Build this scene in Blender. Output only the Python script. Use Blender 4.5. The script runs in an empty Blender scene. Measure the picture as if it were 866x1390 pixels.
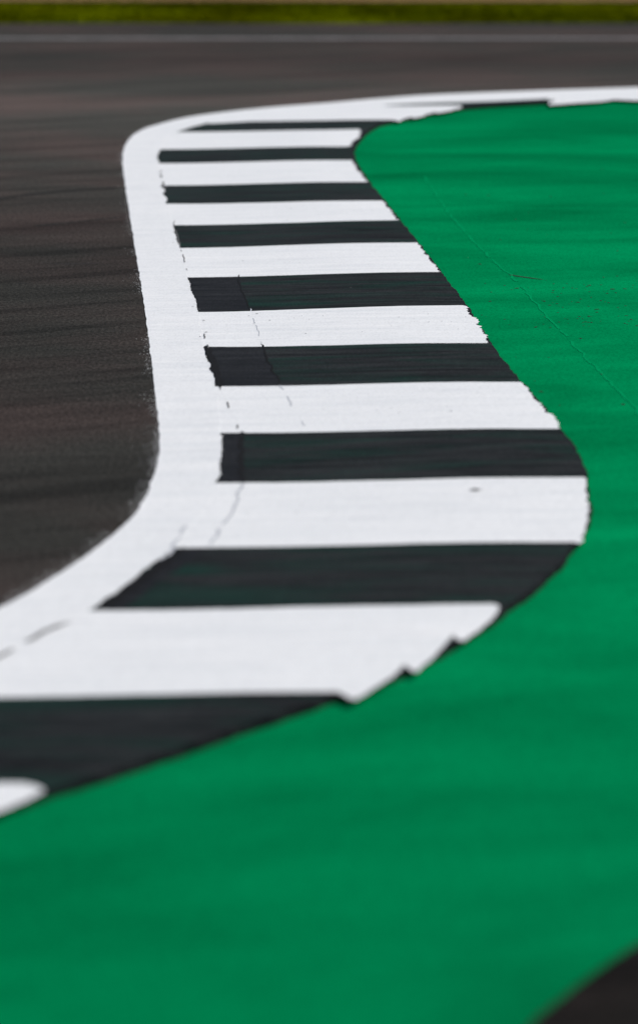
import bpy, bmesh, math, random
import numpy as np
from mathutils import Vector, geometry, noise

random.seed(7)
S = bpy.context.scene
C = S.collection

# ------------------------------------------------------------------ camera (long lens on a low platform beside the track)
W0, H0, F = 866.0, 1390.0, 6500.0          # survey frame used to measure the kerb, focal length in the same units
CH = 2.75                                   # camera height, m
PITCH = math.atan((H0/2+300)/F)
cam_d = bpy.data.cameras.new('camera'); cam = bpy.data.objects.new('camera', cam_d); C.objects.link(cam)
cam.location = (0, 0, CH); cam.rotation_euler = (math.pi/2-PITCH, 0, 0)
cam_d.sensor_fit = 'VERTICAL'; cam_d.sensor_height = 36; cam_d.lens = 36*F/H0
cam_d.clip_end = 3000; cam_d.clip_start = .1
S.camera = cam
def ground(px, py, z=0.0):
    """survey reading -> point of the ground at height z"""
    a = (px-W0/2)/F; b = (H0/2-py)/F
    dy = math.cos(PITCH)+b*math.sin(PITCH); dz = -math.sin(PITCH)+b*math.cos(PITCH)
    t = (CH-z)/-dz
    return (a*t, dy*t)
fd = ground(433, 425)[1]
cam_d.dof.use_dof = True
cam_d.dof.focus_distance = math.hypot(fd, CH)*math.cos(math.atan(CH/fd)-PITCH)
cam_d.dof.aperture_fstop = 1.9

# ------------------------------------------------------------------ materials
class NT:
    def __init__(s, name):
        s.m = bpy.data.materials.new(name); s.m.use_nodes = True; s.t = s.m.node_tree
        s.b = s.t.nodes['Principled BSDF']; s.pos = s.n('ShaderNodeNewGeometry').outputs['Position']
    def n(s, typ, **k):
        q = s.t.nodes.new(typ)
        for a, v in k.items(): setattr(q, a, v)
        return q
    def l(s, a, b): s.t.links.new(a, b)
    def noise(s, scale, sx=1, sy=1, detail=4, rough=.55, off=0, dist=0, rot=None):
        mp = s.n('ShaderNodeMapping', vector_type='POINT' if rot is None else 'TEXTURE')
        if rot is not None: sx, sy = 1/sx, 1/sy; mp.inputs['Rotation'].default_value = (0, 0, math.radians(rot))
        mp.inputs['Scale'].default_value = (sx, sy, 1); mp.inputs['Location'].default_value = (off, off*.7, 0)
        s.l(s.pos, mp.inputs[0]); q = s.n('ShaderNodeTexNoise'); q.inputs['Scale'].default_value = scale
        q.inputs['Detail'].default_value = detail; q.inputs['Roughness'].default_value = rough; q.inputs['Distortion'].default_value = dist
        s.l(mp.outputs[0], q.inputs['Vector']); return q.outputs['Fac']
    def ramp(s, f, stops):
        r = s.n('ShaderNodeValToRGB'); e = r.color_ramp.elements
        while len(e) < len(stops): e.new(.5)
        for i, (p, c) in enumerate(stops):
            e[i].position = p; e[i].color = (c, c, c, 1) if not hasattr(c, '__len__') else (*c, 1)
        s.l(f, r.inputs[0]); return r.outputs[0]
    def mix(s, f, a, b, mode='MIX'):
        q = s.n('ShaderNodeMix', data_type='RGBA', blend_type=mode)
        for v, i in ((f, 0), (a, 6), (b, 7)):
            if hasattr(v, 'links'): s.l(v, q.inputs[i])
            elif i == 0: q.inputs[0].default_value = v
            else: q.inputs[i].default_value = (*v, 1)
        return q.outputs[2]
    def math(s, op, a, b=0.0, c=None):
        q = s.n('ShaderNodeMath', operation=op)
        for i, v in enumerate((a, b, c)):
            if v is None: continue
            if hasattr(v, 'links'): s.l(v, q.inputs[i])
            else: q.inputs[i].default_value = v
        return q.outputs[0]
    def done(s, col, rough=.7, spec=.3, bump=None, dist=.002, strength=.6):
        if hasattr(col, 'links'): s.l(col, s.b.inputs['Base Color'])
        else: s.b.inputs['Base Color'].default_value = (*col, 1)
        if hasattr(rough, 'links'): s.l(rough, s.b.inputs['Roughness'])
        else: s.b.inputs['Roughness'].default_value = rough
        s.b.inputs['Specular IOR Level'].default_value = spec
        if bump is not None:
            q = s.n('ShaderNodeBump'); q.inputs['Distance'].default_value = dist; q.inputs['Strength'].default_value = strength
            s.l(bump, q.inputs['Height']); s.l(q.outputs[0], s.b.inputs['Normal'])
        return s.m

def m_asphalt(name='asphalt', track=True):
    s = NT(name)
    big = s.noise(.45, 1, 1, 4, .55)
    streak = s.noise(1.0, .35, 2.0, 5, .6, 5, .6)
    fine = s.noise(1.0, .9, 7, 4, .6, 9, .4)
    grain = s.noise(60, 1, .3, 4, .85, 3)
    warm = s.mix(s.ramp(big, [(.38, 0), (.62, 1)]), (.041, .040, .035), (.060, .046, .041))
    c = s.mix(1, warm, s.ramp(streak, [(.25, .75), (.5, 1.0), (.75, 1.14)]), 'MULTIPLY')
    tyre = s.noise(1.0, .22, 3.2, 4, .55, 12, .5, rot=40); tyre2 = s.noise(1.0, .15, 7.0, 3, .6, 22, .4, rot=28)
    c = s.mix(1, c, s.ramp(tyre, [(.34, .66), (.47, .97), (.62, 1.08)]), 'MULTIPLY')
    c = s.mix(1, c, s.ramp(tyre2, [(.32, .78), (.44, .99), (.66, 1.05)]), 'MULTIPLY')
    c = s.mix(1, c, s.ramp(fine, [(.3, .90), (.5, 1), (.7, 1.05)]), 'MULTIPLY')
    c = s.mix(1, c, s.ramp(grain, [(.32, .25), (.5, 1.0), (.68, 2.1)]), 'MULTIPLY')
    if track:
        # rubbered band of the far racing line, paler band next to it (varies with distance across the track)
        sep = s.n('ShaderNodeSeparateXYZ'); s.l(s.pos, sep.inputs[0])
        y = s.math('ADD', sep.outputs[1], s.math('MULTIPLY', s.math('SUBTRACT', s.noise(.25, .3, 1, 2, .5, 20), .5), 2.5))
        f = s.math('DIVIDE', y, 60)
        band = s.ramp(f, [(.0, .72), (.40, .74), (.47, .68), (.54, 1.02), (.63, 1.25), (.68, 1.70), (.73, 1.35), (.79, .78), (.845, .98), (.895, .95), (.93, .70)])
        c = s.mix(1, c, band, 'MULTIPLY')
    else: c = s.mix(1, c, (.25, .25, .25), 'MULTIPLY')
    return s.done(c, .9, .03, grain, .003, .7)

def m_white(name='white_paint'):
    s = NT(name)
    st = s.noise(1.0, 1.2, 9, 6, .7, 2, .3)
    wear = s.noise(3.0, 1, 3, 6, .65, 8)
    grain = s.noise(80, 1, .3, 3, .8, 1)
    c = s.mix(s.ramp(st, [(.3, 0), (.7, 1)]), (.755, .775, .78), (.89, .893, .885))
    c = s.mix(s.ramp(wear, [(.56, 0), (.76, .35)]), c, (.54, .56, .59))
    c = s.mix(1, c, s.ramp(grain, [(.3, .88), (.5, 1.0), (.7, 1.06)]), 'MULTIPLY')
    pits = s.noise(55, .8, 1, 2, .6, 13)
    c = s.mix(s.math('MULTIPLY', s.ramp(pits, [(.735, 0), (.77, 1)]), s.ramp(s.noise(1.4, 1, 1, 2, .5, 31), [(.45, 0), (.6, .8)])), c, (.12, .12, .12))
    return s.done(c, .62, .3, s.math('ADD', s.math('MULTIPLY', st, 1.5), grain), .0018, .5)

def m_black(name, dark=False):
    s = NT(name)
    st = s.noise(1.0, 1.3, 9, 7, .75, 4, .5)
    g = s.noise(1.0, 1.1, 4, 6, .65, 17, .6)
    grain = s.noise(80, 1, .3, 3, .8, 1)
    if dark:
        c = s.mix(s.ramp(st, [(.35, 0), (.7, 1)]), (.006, .007, .009), (.026, .027, .030))
    else:
        c = s.mix(s.ramp(st, [(.36, 0), (.66, 1)]), (.003, .0036, .0042), (.029, .032, .033))
        c = s.mix(s.ramp(g, [(.46, 0), (.66, .62)]), c, (.002, .034, .023))
    c = s.mix(1, c, s.ramp(grain, [(.3, .6), (.5, 1.0), (.7, 1.5)]), 'MULTIPLY')
    return s.done(c, .75, .03, s.math('ADD', s.math('MULTIPLY', st, 1.5), grain), .0018, .5)

def m_green(name='green_paint'):
    s = NT(name)
    big = s.noise(.55, 1, 1.3, 5, .55, 2, .5)
    st = s.noise(1.0, .3, 3.0, 5, .65, 6, .9, rot=22)
    mid = s.noise(1.0, .35, 1.6, 5, .6, 26, .8, rot=40)
    grain = s.noise(75, 1, .3, 4, .85, 1)
    c = s.mix(s.ramp(big, [(.3, 0), (.7, 1)]), (.0002, .165, .054), (.0002, .285, .096))
    c = s.mix(1, c, s.ramp(mid, [(.3, .88), (.5, 1.0), (.7, 1.03)]), 'MULTIPLY')
    c = s.mix(1, c, s.ramp(st, [(.3, .94), (.5, 1.0), (.7, 1.04)]), 'MULTIPLY')
    c = s.mix(1, c, s.ramp(grain, [(.3, .70), (.5, 1.0), (.7, 1.22)]), 'MULTIPLY')
    rub = s.noise(1.0, .7, 16, 4, .7, 41, .8)
    patch = s.noise(.5, 1, 1, 3, .5, 61)
    c = s.mix(s.math('MULTIPLY', s.ramp(rub, [(.62, 0), (.74, .5)]), s.ramp(patch, [(.5, 0), (.65, 1)])), c, (.006, .085, .045))
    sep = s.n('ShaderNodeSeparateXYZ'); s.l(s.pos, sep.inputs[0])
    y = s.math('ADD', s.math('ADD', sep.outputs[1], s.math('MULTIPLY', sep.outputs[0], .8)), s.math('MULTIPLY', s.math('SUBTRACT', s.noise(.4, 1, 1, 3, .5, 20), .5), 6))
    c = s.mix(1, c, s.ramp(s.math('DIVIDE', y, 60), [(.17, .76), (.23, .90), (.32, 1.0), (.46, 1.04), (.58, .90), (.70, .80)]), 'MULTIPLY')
    return s.done(c, .95, .0, grain, .002, .4)

def m_plain(name, col, rough=.8, spec=.2, sc=30, var=.25, amp=1):
    s = NT(name); n = s.noise(sc, 1, 1, 4, .6)
    return s.done(s.mix(1, col, s.ramp(n, [(.3, 1-var), (.7, 1+var)]), 'MULTIPLY'), rough, spec, n, .003*amp, .5)

def m_grass(name, blades=False):
    s = NT(name)
    a = s.noise(1.1, .6, 1, 4, .6, 3); b = s.noise(14, 1, 1, 3, .6)
    c = s.mix(s.ramp(a, [(.38, 0), (.62, 1)]), (.058, .062, .000), (.130, .155, .001))
    c = s.mix(1, c, s.ramp(b, [(.3, .6), (.7, 1.35)]), 'MULTIPLY')
    return s.done(c, .9, .0, b, .02, .5)

M = dict(asphalt=m_asphalt(), white=m_white(), black=m_black('black_paint'), dark=m_black('fresh_black_paint', True),
         green=m_green(), grass=m_grass('grass_blades'), turf=m_grass('turf'),
         service=m_asphalt('service_asphalt', False),
         gravel=m_plain('gravel_stone', (.20, .115, .040), .9, .1, 9, .45, 4),
         crack=m_plain('crack_dirt', (.17, .17, .17), .9, .1, 60, .5),
         pale=m_plain('pale_crack', (.50, .52, .55), .8, .2, 60, .15),
         deep=m_plain('dark_crack', (.004, .004, .005), .9, .1, 60, .3),
         rubber=m_plain('rubber', (.012, .012, .012), .8, .2, 60, .3),
         tyremark=m_plain('tyre_smear', (.026, .025, .023), .9, .03, 20, .3),
         seam=m_plain('seam_green', (.0008, .262, .090), 1, .0, 20, .12),
         farline=m_plain('worn_line_paint', (.22, .21, .21), .8, .2, 4, .3))

# ------------------------------------------------------------------ geometry helpers
def lerp_chain(pts, step, closed=False):
    out = []; n = len(pts)
    for i in range(n if closed else n-1):
        a, b = pts[i], pts[(i+1) % n]; d = math.hypot(b[0]-a[0], b[1]-a[1]); k = max(1, int(d/step))
        for j in range(k): t = j/k; out.append((a[0]+(b[0]-a[0])*t, a[1]+(b[1]-a[1])*t))
    if not closed: out.append(pts[-1])
    return out
def smooth(pts, it=3):
    for _ in range(it):                      # Chaikin corner cutting, ends kept
        q = [pts[0]]
        for a, b in zip(pts, pts[1:]):
            q += [(.75*a[0]+.25*b[0], .75*a[1]+.25*b[1]), (.25*a[0]+.75*b[0], .25*a[1]+.75*b[1])]
        q.append(pts[-1]); pts = q
    return pts
def nz(x, y, f, seed): return noise.noise(Vector((x*f+seed*13.7, y*f-seed*7.1, seed*3.3)))
def rag(pts, amp, seed, ax=1.0, ay=1.0, f=14):
    """uneven hand-painted edge: displaces points by layered noise"""
    out = []
    for x, y in pts:
        dx = amp*(nz(x, y, f*.25, seed)*1.0+nz(x, y, f, seed+1)*.8+nz(x, y, f*4, seed+2)*.55)
        dy = amp*(nz(x, y, f*.25, seed+5)*1.0+nz(x, y, f, seed+6)*.8+nz(x, y, f*4, seed+7)*.55)
        out.append((x+dx*ax, y+dy*ay))
    return out
def G(pts, z=0.0): return [ground(px, py, z) for px, py in pts]

# kerb edges as surveyed
KL_s = [(-420,1065),(-300,1018),(-150,955),(0,892),(50,866),(95,843),(133,829),(190,785),(245,745),(278,703),(299,660),(304,622),(304,588),
        (301,550),(297,524),(289,498),(281,471),(272,424),(258,377),(246,337),(238,305),(229,276),(222,252),(216,224),(218,202),
        (229,187),(248,177),(288,166),(350,157),(430,149.5),(502,144.5),(578,140.5),(675,138),(780,132.5),(866,129),(1000,124),(1200,118)]
KR_s = [(-420,1262,0),(-300,1218,0),(-150,1166,0),(0,1112,0),(60,1090,0),(140,1066,0),(220,1040,0),(300,1010,0),(380,982,0),(460,956,0),(510,938,0),(560,917,0),
        (610,890,0),(655,861,0),(690,835,0),(722,810,0),(757,778,0),(783,745,.15),(798,716,.4),(801,690,.7),(798,652,1),(784,612,1),(762,584,1),(735,548,1),
        (709,520,1),(666,467,1),(634,415,1),(600,371,1),(569,330,1),(544,300,1),(522,272,1),(502,248,1),(490,230,1),(481,214,1),(480,203,.9),
        (486,193,.6),(497,183,.2),(510,175,0),(530,169,0),(565,163,0),(603,154,0),(645,148.5,0),(700,145,0),(780,142,0),(866,138.5,0),(1000,133.5,0),(1200,127,0)]
HK = .030
KL = smooth(G(KL_s, .004), 3)
KR = smooth([ground(x, y, HK*k) for x, y, k in KR_s], 2)
def pdist(P, line):
    A = np.array(line[:-1]); B = np.array(line[1:]); D = B-A; L = (D**2).sum(1)
    best = np.full(len(P), 1e9)
    for i in range(len(A)):
        t = np.clip(((P-A[i])@D[i])/L[i], 0, 1); q = A[i]+t[:, None]*D[i]
        best = np.minimum(best, ((P-q)**2).sum(1))
    return np.sqrt(best)
kpoly = np.array(KL+KR[::-1])
def inside(P, poly):
    x, y = P[:, 0], P[:, 1]; r = np.zeros(len(P), bool); n = len(poly)
    for i in range(n):
        x1, y1 = poly[i]; x2, y2 = poly[i-1]
        if y1 == y2: continue
        c = ((y1 > y) != (y2 > y)) & (x < (x2-x1)*(y-y1)/(y2-y1)+x1)
        r ^= c
    return r
def height(pts):
    P = np.array(pts); dl = pdist(P, KL); dr = pdist(P, KR); ins = inside(P, kpoly)
    u = dl/(dl+dr+1e-9); u = np.where(ins, u, np.where(dr < dl, 1, 0)); s = np.clip(u/.85, 0, 1); s = s*s*(3-2*s)
    out = np.where(ins | (dr < dl), 0, np.clip(dl/.22, 0, 1))
    return .006+(HK-.006)*s-.0062*out
def GK(pts):
    """survey readings taken on the raised kerb surface"""
    z = np.full(len(pts), .015)
    for _ in range(4):
        w = [ground(px, py, zz) for (px, py), zz in zip(pts, z)]
        z = .5*z+.5*height(w)
    return [ground(px, py, zz) for (px, py), zz in zip(pts, z)]

def link(name, me, mat, parent=None):
    o = bpy.data.objects.new(name, me); C.objects.link(o); me.materials.append(mat)
    if parent:
        o.parent = parent; l = parent.matrix_world.translation if False else Vector(parent['base'])
        for v in me.vertices: v.co -= l
    return o
def sheet(name, outline, mat, zoff=0, grid=None, skirt=0, parent=None, flat=None, base=(0,0,0)):
    """surface filled inside an outline; follows the kerb relief unless flat"""
    n = len(outline); vs = list(outline)
    if grid:
        xs = [p[0] for p in outline]; ys = [p[1] for p in outline]
        g = [(x+random.uniform(-.1,.1)*grid, y+random.uniform(-.1,.1)*grid) for x in np.arange(min(xs), max(xs), grid) for y in np.arange(min(ys), max(ys), grid)]
        if g:
            k = inside(np.array(g), np.array(outline)); g = [p for p, q in zip(g, k) if q]; vs += g
    r = geometry.delaunay_2d_cdt([Vector(p) for p in vs], [], [list(range(n))], 1, 1e-6)
    V = [(v.x, v.y) for v in r[0]]; Fc = r[2]
    Z = [flat+zoff]*len(V) if flat is not None else list(height(V)+zoff)
    verts = [(x, y, z) for (x, y), z in zip(V, Z)]; faces = [tuple(f) for f in Fc]
    if skirt:
        cnt = {}
        for f in faces:
            for i in range(len(f)):
                e = (f[i], f[(i+1) % len(f)]); cnt[e] = 1
        m = {}
        for (a, b) in list(cnt):
            if (b, a) in cnt: continue
            for q in (a, b):
                if q not in m: m[q] = len(verts); x, y, z = verts[q]; verts.append((x, y, z-skirt))
            faces.append((b, a, m[a], m[b]))
    verts = [(x-base[0], y-base[1], z-base[2]) for x, y, z in verts]
    me = bpy.data.meshes.new(name); me.from_pydata(verts, [], faces); me.update()
    bm = bmesh.new(); bm.from_mesh(me); bmesh.ops.recalc_face_normals(bm, faces=bm.faces)
    up = sum(f.normal.z*f.calc_area() for f in bm.faces)
    if up < 0: bmesh.ops.reverse_faces(bm, faces=bm.faces)
    bm.to_mesh(me); bm.free()
    o = bpy.data.objects.new(name, me); C.objects.link(o); me.materials.append(mat)
    if parent: o.parent = parent
    return o
def ribbon(name, line, width, mat, zoff, parent=None, base=(0,0,0), seed=1, gap=-9., flat=None, step=.02):
    """thin wandering strip, broken where noise falls below gap"""
    pts = lerp_chain(line, step); runs = [[]]
    Z = [flat]*len(pts) if flat is not None else height(pts)
    for i, (x, y) in enumerate(pts):
        a = pts[max(0, i-1)]; b = pts[min(len(pts)-1, i+1)]; d = Vector((b[0]-a[0], b[1]-a[1])).normalized(); nn = Vector((-d.y, d.x))
        ww = min(width, .009); off = nz(x, y, 5, seed)*ww*1.6+nz(x, y, 24, seed)*ww*.6
        w = width*(.75+.5*(nz(x, y, 5, seed+4)+.5)); w *= min(1, i/4+.1, (len(pts)-1-i)/4+.1)
        if nz(x, y, 4, seed+9) < gap: runs.append([]); continue
        c = Vector((x, y))+nn*off; p = c+nn*w/2; q = c-nn*w/2
        runs[-1].append(((p.x-base[0], p.y-base[1], Z[i]+zoff-base[2]), (q.x-base[0], q.y-base[1], Z[i]+zoff-base[2])))
    out = []
    for r in [r for r in runs if len(r) > 2]:
        me = bpy.data.meshes.new(name); n = len(r)
        me.from_pydata([p for p, q in r]+[q for p, q in r], [], [(k, n+k, n+k+1, k+1) for k in range(n-1)]); me.update()
        for p in me.polygons:
            if p.normal.z < 0: p.flip()
        o = bpy.data.objects.new(name, me); C.objects.link(o); me.materials.append(mat)
        if parent: o.parent = parent
        out.append(o)
    return out
def struct(o, label=None, cat=None, kind='structure'):
    o['kind'] = kind
    if label: o['label'] = label
    if cat: o['category'] = cat
    return o

# ------------------------------------------------------------------ the setting
def rect(name, x0, x1, y0, y1, z, mat, wob=0, seed=0):
    a = [(x0, y0), (x1, y0)]; b = [(x1, y1), (x0, y1)]
    a = lerp_chain(a, .5) if wob else a; b = lerp_chain(b, .5) if wob else b
    if wob: a = [(x, y+wob*nz(x, 0, .4, seed)) for x, y in a]; b = [(x, y+wob*nz(x, 0, .4, seed+3)) for x, y in b]
    return sheet(name, a+b, mat, flat=z)
struct(rect('terrain', -900, 900, -400, 1400, -.012, M['turf']), 'flat grassland reaching to the horizon around the circuit', 'ground')
struct(rect('track', -90, 90, -12, 54.75, 0.0, M['asphalt'], .30, 3), 'dark grey-brown tarmac racing track left of and behind the kerb', 'track')
struct(rect('gravel_trap', -90, 90, 60.1, 74, .002, M['gravel'], .3, 8), 'tan gravel strip along the very top edge beyond the grass', 'gravel')
struct(rect('far_edge_line', -88, 88, 51.35, 51.62, .004, M['farline'], .02, 5), 'thin worn white line across the far side of the track', 'line')

# green painted run-off: its kerb side lies under the kerb, its near side ends at a service road
mid = [((a[0]+b[0])/2, (a[1]+b[1])/2) for a, b in ((KL[int(i*(len(KL)-1)/120)], KR[int(i*(len(KR)-1)/120)]) for i in range(121))]
inner = [(x, y) for (x, y) in [((.35*ground(px, py)[0]+.0), 0) for px, py in []]]
KRb = [ (x, y) for x, y in KR ]
def offset(line, d):
    out = []
    for i, (x, y) in enumerate(line):
        a = line[max(0, i-3)]; b = line[min(len(line)-1, i+3)]; t = Vector((b[0]-a[0], b[1]-a[1])).normalized()
        out.append((x-t.y*d, y+t.x*d))
    return out
gin = offset(KRb, .09)                     # tucked under the kerb
# KR runs near -> far with the kerb on its left
near = G([(640,1470),(700,1410),(750,1366),(790,1334),(826,1306),(866,1283),(950,1240),(1150,1160)])
near = smooth(near, 2)
x_near = near[-1]
struct(sheet('service_road', [(near[0][0]-2.5, near[0][1]-1.5)]+list(near)+[(60, x_near[1]+8), (60, -8), (near[0][0]-2.5, -8)], M['service'], flat=.002), 'near black tarmac corner in front of the green run-off', 'road')
green = gin + [(60, gin[-1][1]+2.0), (60, x_near[1]+12)] + lerp_chain([(60, x_near[1]+12), x_near], 1)[1:] + near[::-1][1:] + [(near[0][0]-.6, near[0][1]-1.4), (gin[0][0]-6, near[0][1]-1.6), (gin[0][0]-7, gin[0][1]-1.8)]
struct(sheet('run_off', rag(green, .006, 3), M['green'], flat=.004), 'bright green painted run-off area right of the kerb', 'run-off')

# ------------------------------------------------------------------ the kerb
base = (0.1, 20.0, 0.0)
kerb = bpy.data.objects.new('racing_kerb', None); C.objects.link(kerb); kerb.location = base
kerb['label'] = 'low winding racetrack kerb painted in black and white stripes beside green run-off'; kerb['category'] = 'kerb'; kerb['kind'] = 'thing'
P = dict(parent=kerb, base=base)
body_outline = rag(lerp_chain(KL, .05), .002, 2)+rag(lerp_chain(KR, .012), .009, 4)[::-1]
o = sheet('kerb_body', body_outline, M['dark'], 0, .09, skirt=.034, **P)

# white stripes: far edge (left to right), ragged right end, near edge (right to left)
WS = [
 ([(742,130),(800,128),(866,125),(1000,121),(1060,120)], [(1063,128),(1050,131)], [(1000,132.5),(930,135),(866,137),(833,135.6),(818,138),(780,140.5),(745,143)]),
 ([(280,160),(350,153),(430,147),(502,143),(560,144),(625,143.6)], [(627,147),(596,154.5),(590,152),(562,161.5),(555,158.5),(541,166),(536,163.5)], [(530,163),(440,164),(340,165),(284,168)]),
 ([(215,183),(245,179.5),(340,178.5),(440,177),(488,176)], [(490,178),(486,184),(488,186),(480,191),(476,199)], [(470,199.5),(340,201),(219,203),(200,203)]),
 ([(200,222.5),(217,222),(340,220),(476,218)], [(478,219),(484,228),(485,232),(491,237),(493,242),(499,247)], [(497,247.5),(360,249.5),(223,252),(200,252.5)]),
 ([(210,277.5),(228,277),(380,275),(520,273)], [(522,274),(524,281),(531,286),(532,291),(541,299)], [(538,299.5),(400,303),(240,306),(215,306.5)]),
 ([(225,337.5),(246,337),(400,333),(566,330)], [(569,332),(573,341),(581,347),(583,354),(591,361),(597,369)], [(595,370),(430,373),(258,377),(230,377.5)]),
 ([(250,424.5),(272,424),(450,419),(630,415)], [(635,416.5),(634,421),(638.5,430),(647,433.6),(651.5,446.5),(658,451),(659,459.5),(663,466)], [(660,466.5),(470,469),(281,471),(255,472)]),
 ([(270,525),(297,525),(500,521.5),(705,519.5)], [(710,522),(716,529),(722,540),(735,551),(740,560),(750,564),(757,573),(759,582)], [(754,583),(530,585),(304,588),(275,588)]),
 ([(265,656),(300,656),(550,652),(792,649)], [(796,652),(796,680),(798,702),(793,720),(790,735),(785,739)], [(778,737),(520,740),(282,744),(215,745)]),
 ([(90,831),(130,829.5),(350,826),(560,823),(670,821)], [(678,824),(676,833),(652,855),(629,871),(621,870),(614,863),(594,888),(565,913),(556,910),(549.6,903),(536,917),(508,936),(484,951),(474,949),(459,940)],
  [(450,940.5),(230,944),(0,948),(-300,952),(-420,954)]),
 ([(-420,1069),(-300,1068),(0,1065),(34,1065)], [(52,1069),(63,1074),(46,1083),(20,1095),(0,1103),(-150,1158),(-300,1210)], [(-420,1250)]),
]
def left_close(i, top0, bot1):
    return []
whites = []
for i, (top, right, bot) in enumerate(WS):
    t = rag(lerp_chain(GK(top), .02), .007, 20+i, .3, 1, 5)
    r = lerp_chain(smooth(GK([top[-1]]+right+[bot[0]]), 1 if i != 9 else 0)[1:-1], .012)
    # roller strokes run along the stripe, so the end is ragged mostly sideways
    q = 1 if i < 8 else (.45 if i == 8 else .22)
    r = [(x+q*.020*nz(0, y, 10, i)+q*.012*nz(0, y, 26, i+3)+.004*nz(x, y, 90, i+5), y+.004*nz(x, y, 60, i+6)) for x, y in r]
    b = rag(lerp_chain(GK(bot), .02), .007, 40+i, .3, 1, 5)
    if i == 9:                              # near block reaches back along the edge line
        b = b + GK([(-420,1050),(-300,1008),(-150,945),(0,880),(50,852)])[0:]
    if i == 10: pass
    whites.append((t, r, b))
    o = sheet('white_stripe', t+r+b, M['white'], .0024, .09, **P)

# black stripes lie between the white ones, reaching the raised right edge
KRi = offset(KR, .008)
def near_idx(line, p): return min(range(len(line)), key=lambda k: (line[k][0]-p[0])**2+(line[k][1]-p[1])**2)
BS = []
for i in range(len(WS)-1):
    up, lo = WS[i], WS[i+1]
    top = [(x, y-1.2) for x, y in reversed(up[2])]; bot = [(x, y+1.2) for x, y in reversed(lo[0])]
    if i == 0:
        outline = GK([(520,143),(578,140),(675,137.5),(760,133)])+[KRi[k] for k in range(near_idx(KRi, ground(760,142)), near_idx(KRi, ground(612,152)), -1)]+GK([(600,146),(560,146)])
    else:
        a = near_idx(KRi, GK([up[2][0]])[0]); b = near_idx(KRi, GK([lo[1][0]])[0])
        if i == 9: a = near_idx(KRi, ground(470,955)); b = near_idx(KRi, ground(60,1090))
        sl = [KRi[k] for k in range(a, b-1, -1)]
        if i == 1: top = [(284,166),(340,164),(440,163),(505,162.5)]; sl = [KRi[k] for k in range(near_idx(KRi, ground(532,168)), near_idx(KRi, ground(490,190)), -1)]
        outline = lerp_chain(GK(top), .05)+lerp_chain(sl, .03)+lerp_chain(GK(bot), .05)
        if i == 9: outline = [p for p in outline]
    BS.append(sheet('black_stripe', outline, M['black'], .0010, .09, **P))

# patches of newer, darker paint next to the joint
def patch(i, pts, seed):
    s = sheet('paint_patch', rag(lerp_chain(smooth(GK(pts), 0), .012), .008, seed, 1.5, .4), M['dark'], .0016, .09, parent=BS[i], base=base)
    s['label'] = 'darker newer black paint beside the joint'
patch(4, [(252,374),(323,372),(326,385),(331,398),(334,410),(340,421),(262,423)], 3)
patch(5, [(276,467),(355,465),(362,480),(360,490),(369,495),(370,505),(378,512),(382,526),(292,528)], 5)
patch(6, [(298,584),(327,583),(331,600),(328,615),(331,630),(329,660),(296,660)], 7)
patch(7, [(240,740),(285,740),(262,760),(238,776),(205,800),(160,832),(120,834),(180,790)], 9)

# joints and cracks in the kerb
def crack(pts, w, mat, z, seed, gap=-9.):
    ribbon('joint', GK(pts), w, M[mat], z, seed=seed, gap=gap, **P)
crack([(272,436),(276,450),(281,466),(286,476)], .006, 'crack', 0.0044, 2, -.05)
crack([(280,470),(287,486),(293,506),(300,527)], .034, 'deep', 0.0044, 3)
crack([(300,527),(307,545),(315,565),(325,588)], .007, 'crack', 0.0042, 4, -.08)
crack([(326,586),(331,610),(327,635),(329,657)], .022, 'deep', .0032, 5)
crack([(328,657),(318,690),(303,712),(285,742)], .012, 'pale', 0.0042, 6, -.2)
crack([(262,690),(250,715),(236,745),(215,765)], .012, 'pale', 0.0050, 16, -.1)
crack([(250,744),(220,766),(178,798),(130,829)], .050, 'deep', 0.0042, 7)
crack([(95,845),(60,858),(35,872),(0,892),(-60,915)], .022, 'crack', 0.0054, 8, -.02)
crack([(323,373),(328,395),(339,419)], .006, 'deep', .0030, 9)
crack([(339,419),(348,445),(356,467)], .006, 'pale', .0032, 10, -.1)
crack([(355,467),(366,492),(381,523)], .009, 'deep', .0030, 11)
crack([(381,523),(400,555),(415,583)], .008, 'pale', .0032, 12, -.1)
crack([(218,232),(221,244),(224,258)], .012, 'crack', 0.0044, 13, -.1)
crack([(236,300),(241,322),(248,345),(254,368)], .006, 'crack', 0.0044, 14, -.0)

# chips and specks of dirt on the kerb
bm = bmesh.new()
def speck(bm, x, y, z, r, sx=1.):
    n = random.randint(5, 8); c = [bm.verts.new((x+r*sx*random.uniform(.5, 1)*math.cos(a), y+r*random.uniform(.5, 1)*math.sin(a), z+r*.12*random.random())) for a in [k*2*math.pi/n for k in range(n)]]
    t = bm.verts.new((x, y, z+r*.35))
    for k in range(n): bm.faces.new((c[k], c[(k+1) % n], t))
sp = [((644,667), .020), ((390,300), .006), ((338,430), .006), ((349,427), .009), ((344,440), .005), ((366,436), .006), ((415,454), .006), ((277,436), .008), ((270,421), .009), ((280,452), .008),
      ((262,417), .006), ((395,284), .006), ((500,360), .004), ((612,560), .006), ((476,392), .005), ((272,458), .006), ((236,330), .006)]
sp += [((random.uniform(290, 640), random.choice((350, 440, 445, 430, 455, 555, 690, 290))+random.uniform(-8, 8)), random.uniform(.002, .005)) for _ in range(45)]
ws = GK([q[0] for q in sp]); hs = height(ws)
for (x, y), hh, q in zip(ws, hs, sp): speck(bm, x-base[0], y-base[1], hh+.0048, q[1], 1.6)
me = bpy.data.meshes.new('dirt_specks'); bm.to_mesh(me); bm.free(); me.materials.append(M['crack'])
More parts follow.
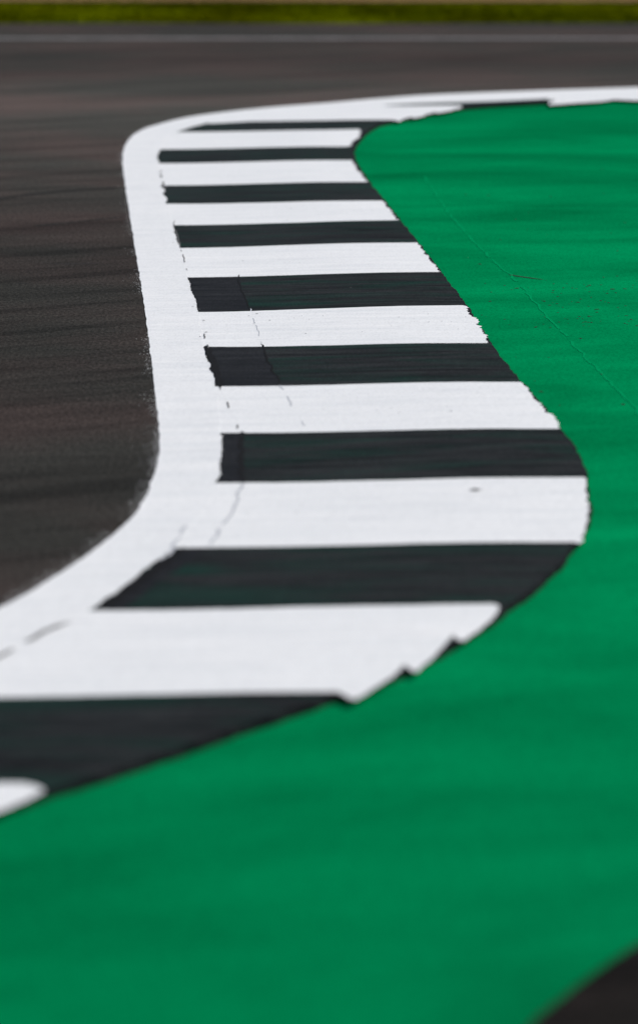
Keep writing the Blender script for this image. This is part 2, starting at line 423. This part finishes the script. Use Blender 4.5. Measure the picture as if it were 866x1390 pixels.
o = bpy.data.objects.new('dirt_specks', me); C.objects.link(o); o.parent = kerb; o['kind'] = 'stuff'

# ------------------------------------------------------------------ white edge line between track and kerb
OL_s = [(-420,985),(-300,942),(-150,888),(0,825),(60,790),(130,745),(180,703),(203,665),(216,622),(217,590),(212,540),(205,480),(196,410),(188,360),
        (181,320),(173,270),(167,225),(166.5,206),(173,190),(189,176),(218,167),(252,158.5),(299,152),(360,145.5),(440,139.5),(509,133.5),(578,128),(675,124.3),(770,121),(866,118),(1000,113),(1200,107)]
OL = smooth(G(OL_s, .006), 3)
LI = lerp_chain(KL, .012)
LI = [(x+.007*nz(x, y, 30, 1)+.008*nz(x, y, 90, 2)+.018*nz(x, y, 3, 3), y+.004*nz(x, y, 40, 4)) for x, y in offset(LI, .012)]
OLr = rag(lerp_chain(OL, .012), .005, 9, 1, .5, 14)
line = sheet('edge_line', OLr+LI[::-1], M['white'], .0030, .12, skirt=.004)
struct(line, 'wide white painted line winding between the dark track and the striped kerb', 'line')
# crumbs of paint on the tarmac beside the line
bm = bmesh.new()
def flake(x, y, z, r):
    n = random.randint(4, 7); f = [bm.verts.new((x+r*random.uniform(.4, 1)*math.cos(a), y+r*random.uniform(.4, 1)*math.sin(a), z)) for a in [k*2*math.pi/n for k in range(n)]]
    bm.faces.new(f)
for (x, y) in OL[::1]:
    if not 12 < y < 42: continue
    for _ in range(22):
        if nz(x, y, 1.2, 77) < -.12: continue
        d = random.expovariate(1/.016)+.002
        flake(x-d, y+random.uniform(-.2, .2), .0016, random.uniform(.0015, .005))
me = bpy.data.meshes.new('paint_flakes'); bm.to_mesh(me); bm.free(); me.materials.append(M['white'])
o = bpy.data.objects.new('paint_flakes', me); C.objects.link(o); struct(o, 'tiny white paint flakes on tarmac along the edge line', 'paint flakes', 'stuff')

# ------------------------------------------------------------------ seam and rubber marks on the run-off and the track
def srib(name, pts, w, mat, flat, seed, gap=-9., label=None, cat='mark'):
    o = ribbon(name, smooth(G(pts), 2), w, M[mat], 0, seed=seed, gap=gap, flat=flat)
    for q in o: struct(q, label, cat)
    return o
srib('paving_seam', [(575,240),(585,255),(615,300),(659,346),(698,379),(736,424),(775,466),(820,512),(866,560),(930,640)], .015, 'seam', .0056, 3, -.4, 'thin pale seam running through the green surface parallel to the kerb')
srib('skid_mark', [(688,374),(705,377),(738,381)], .016, 'rubber', .0062, 4, -.2, 'short dark skid mark on the green surface near its pale seam')
srib('skid_mark', [(715,323),(740,324),(766,323.5)], .030, 'rubber', .0062, 6, .05, 'faint dashed rubber mark on green surface behind the short skid mark')
srib('tyre_mark', [(-80,292),(0,269),(60,262),(110,257),(168,254.5)], .10, 'tyremark', .0016, 21, -9, 'soft dark curved tyre mark across the tarmac reaching the edge line')
srib('tyre_mark', [(40,308),(90,303),(172,294)], .05, 'tyremark', .0016, 23, -.2, 'faint broken tyre mark on the tarmac nearer than the curved one')
srib('skid_mark', [(64,358.6),(100,358.2),(141,357.6)], .020, 'rubber', .0015, 5, -9, 'thin black straight skid mark on tarmac left of the edge line')
srib('skid_mark', [(18,385.5),(30,385),(44,385)], .012, 'rubber', .0015, 5, -9, 'tiny faint black mark at left side of the tarmac')
bm = bmesh.new()
for _ in range(150):
    px = random.gauss(800, 60); py = random.choice((392, 393, 412, 416, 433, 440))+random.gauss(0, 5)
    if random.random() < .35: px = random.uniform(620, 900); py = random.uniform(230, 560)
    x, y = ground(px, py)
    if inside(np.array([(x-.05, y)]), kpoly)[0] or px < 610: continue
    speck(bm, x, y, .0050, random.uniform(.003, .009), random.uniform(1, 2.2))
for _ in range(60):
    x, y = ground(random.uniform(-60, 160), random.uniform(240, 620)); speck(bm, x, y, .0004, random.uniform(.002, .005), 1.5)
me = bpy.data.meshes.new('rubber_crumbs'); bm.to_mesh(me); bm.free(); me.materials.append(M['rubber'])
o = bpy.data.objects.new('rubber_crumbs', me); C.objects.link(o); struct(o, 'small black rubber crumbs scattered over the painted run-off and tarmac', 'rubber crumbs', 'stuff')

# ------------------------------------------------------------------ grass strip beyond the track
rng = np.random.default_rng(3); n = 60000
x = rng.uniform(-14, 14, n); y = 54.62+5.43*rng.random(n); h = rng.uniform(.02, .05, n)*(1+.5*np.sin(x*.9+y)); a = rng.uniform(0, 6.28, n); w = .006
V = np.zeros((n, 3, 3)); V[:, 0] = np.stack([x-w*np.cos(a), y-w*np.sin(a), np.full(n, -.012)], 1); V[:, 1] = np.stack([x+w*np.cos(a), y+w*np.sin(a), np.full(n, -.012)], 1)
V[:, 2] = np.stack([x+rng.normal(0, .02, n), y+rng.normal(0, .02, n), h], 1)
me = bpy.data.meshes.new('grass'); me.from_pydata(V.reshape(-1, 3).tolist(), [], [(3*i, 3*i+1, 3*i+2) for i in range(n)]); me.materials.append(M['grass'])
o = bpy.data.objects.new('grass', me); C.objects.link(o); struct(o, 'strip of short olive green grass beyond the far track edge', 'grass', 'stuff')

# ------------------------------------------------------------------ light
SE, AZ = math.radians(48), math.radians(62)     # azimuth from +Y towards +X
w = bpy.data.worlds.new('World'); S.world = w; w.use_nodes = True; t = w.node_tree
sky = t.nodes.new('ShaderNodeTexSky'); sky.sky_type = 'NISHITA'; sky.sun_disc = False; sky.sun_elevation = SE; sky.sun_rotation = AZ; sky.dust_density = 2.0
t.links.new(sky.outputs[0], t.nodes['Background'].inputs[0]); t.nodes['Background'].inputs[1].default_value = .085
sd = bpy.data.lights.new('sun', 'SUN'); sd.energy = 3.1; sd.angle = math.radians(.53); sd.color = (1, .955, .90)
so = bpy.data.objects.new('sun', sd); C.objects.link(so)
dirv = Vector((math.sin(AZ)*math.cos(SE), math.cos(AZ)*math.cos(SE), math.sin(SE)))
so.rotation_euler = dirv.to_track_quat('Z', 'Y').to_euler(); so.location = (20, 30, 30)

S.render.engine = 'CYCLES'
S.view_settings.view_transform = 'Standard'; S.view_settings.look = 'None'; S.view_settings.exposure = 0; S.view_settings.gamma = 1
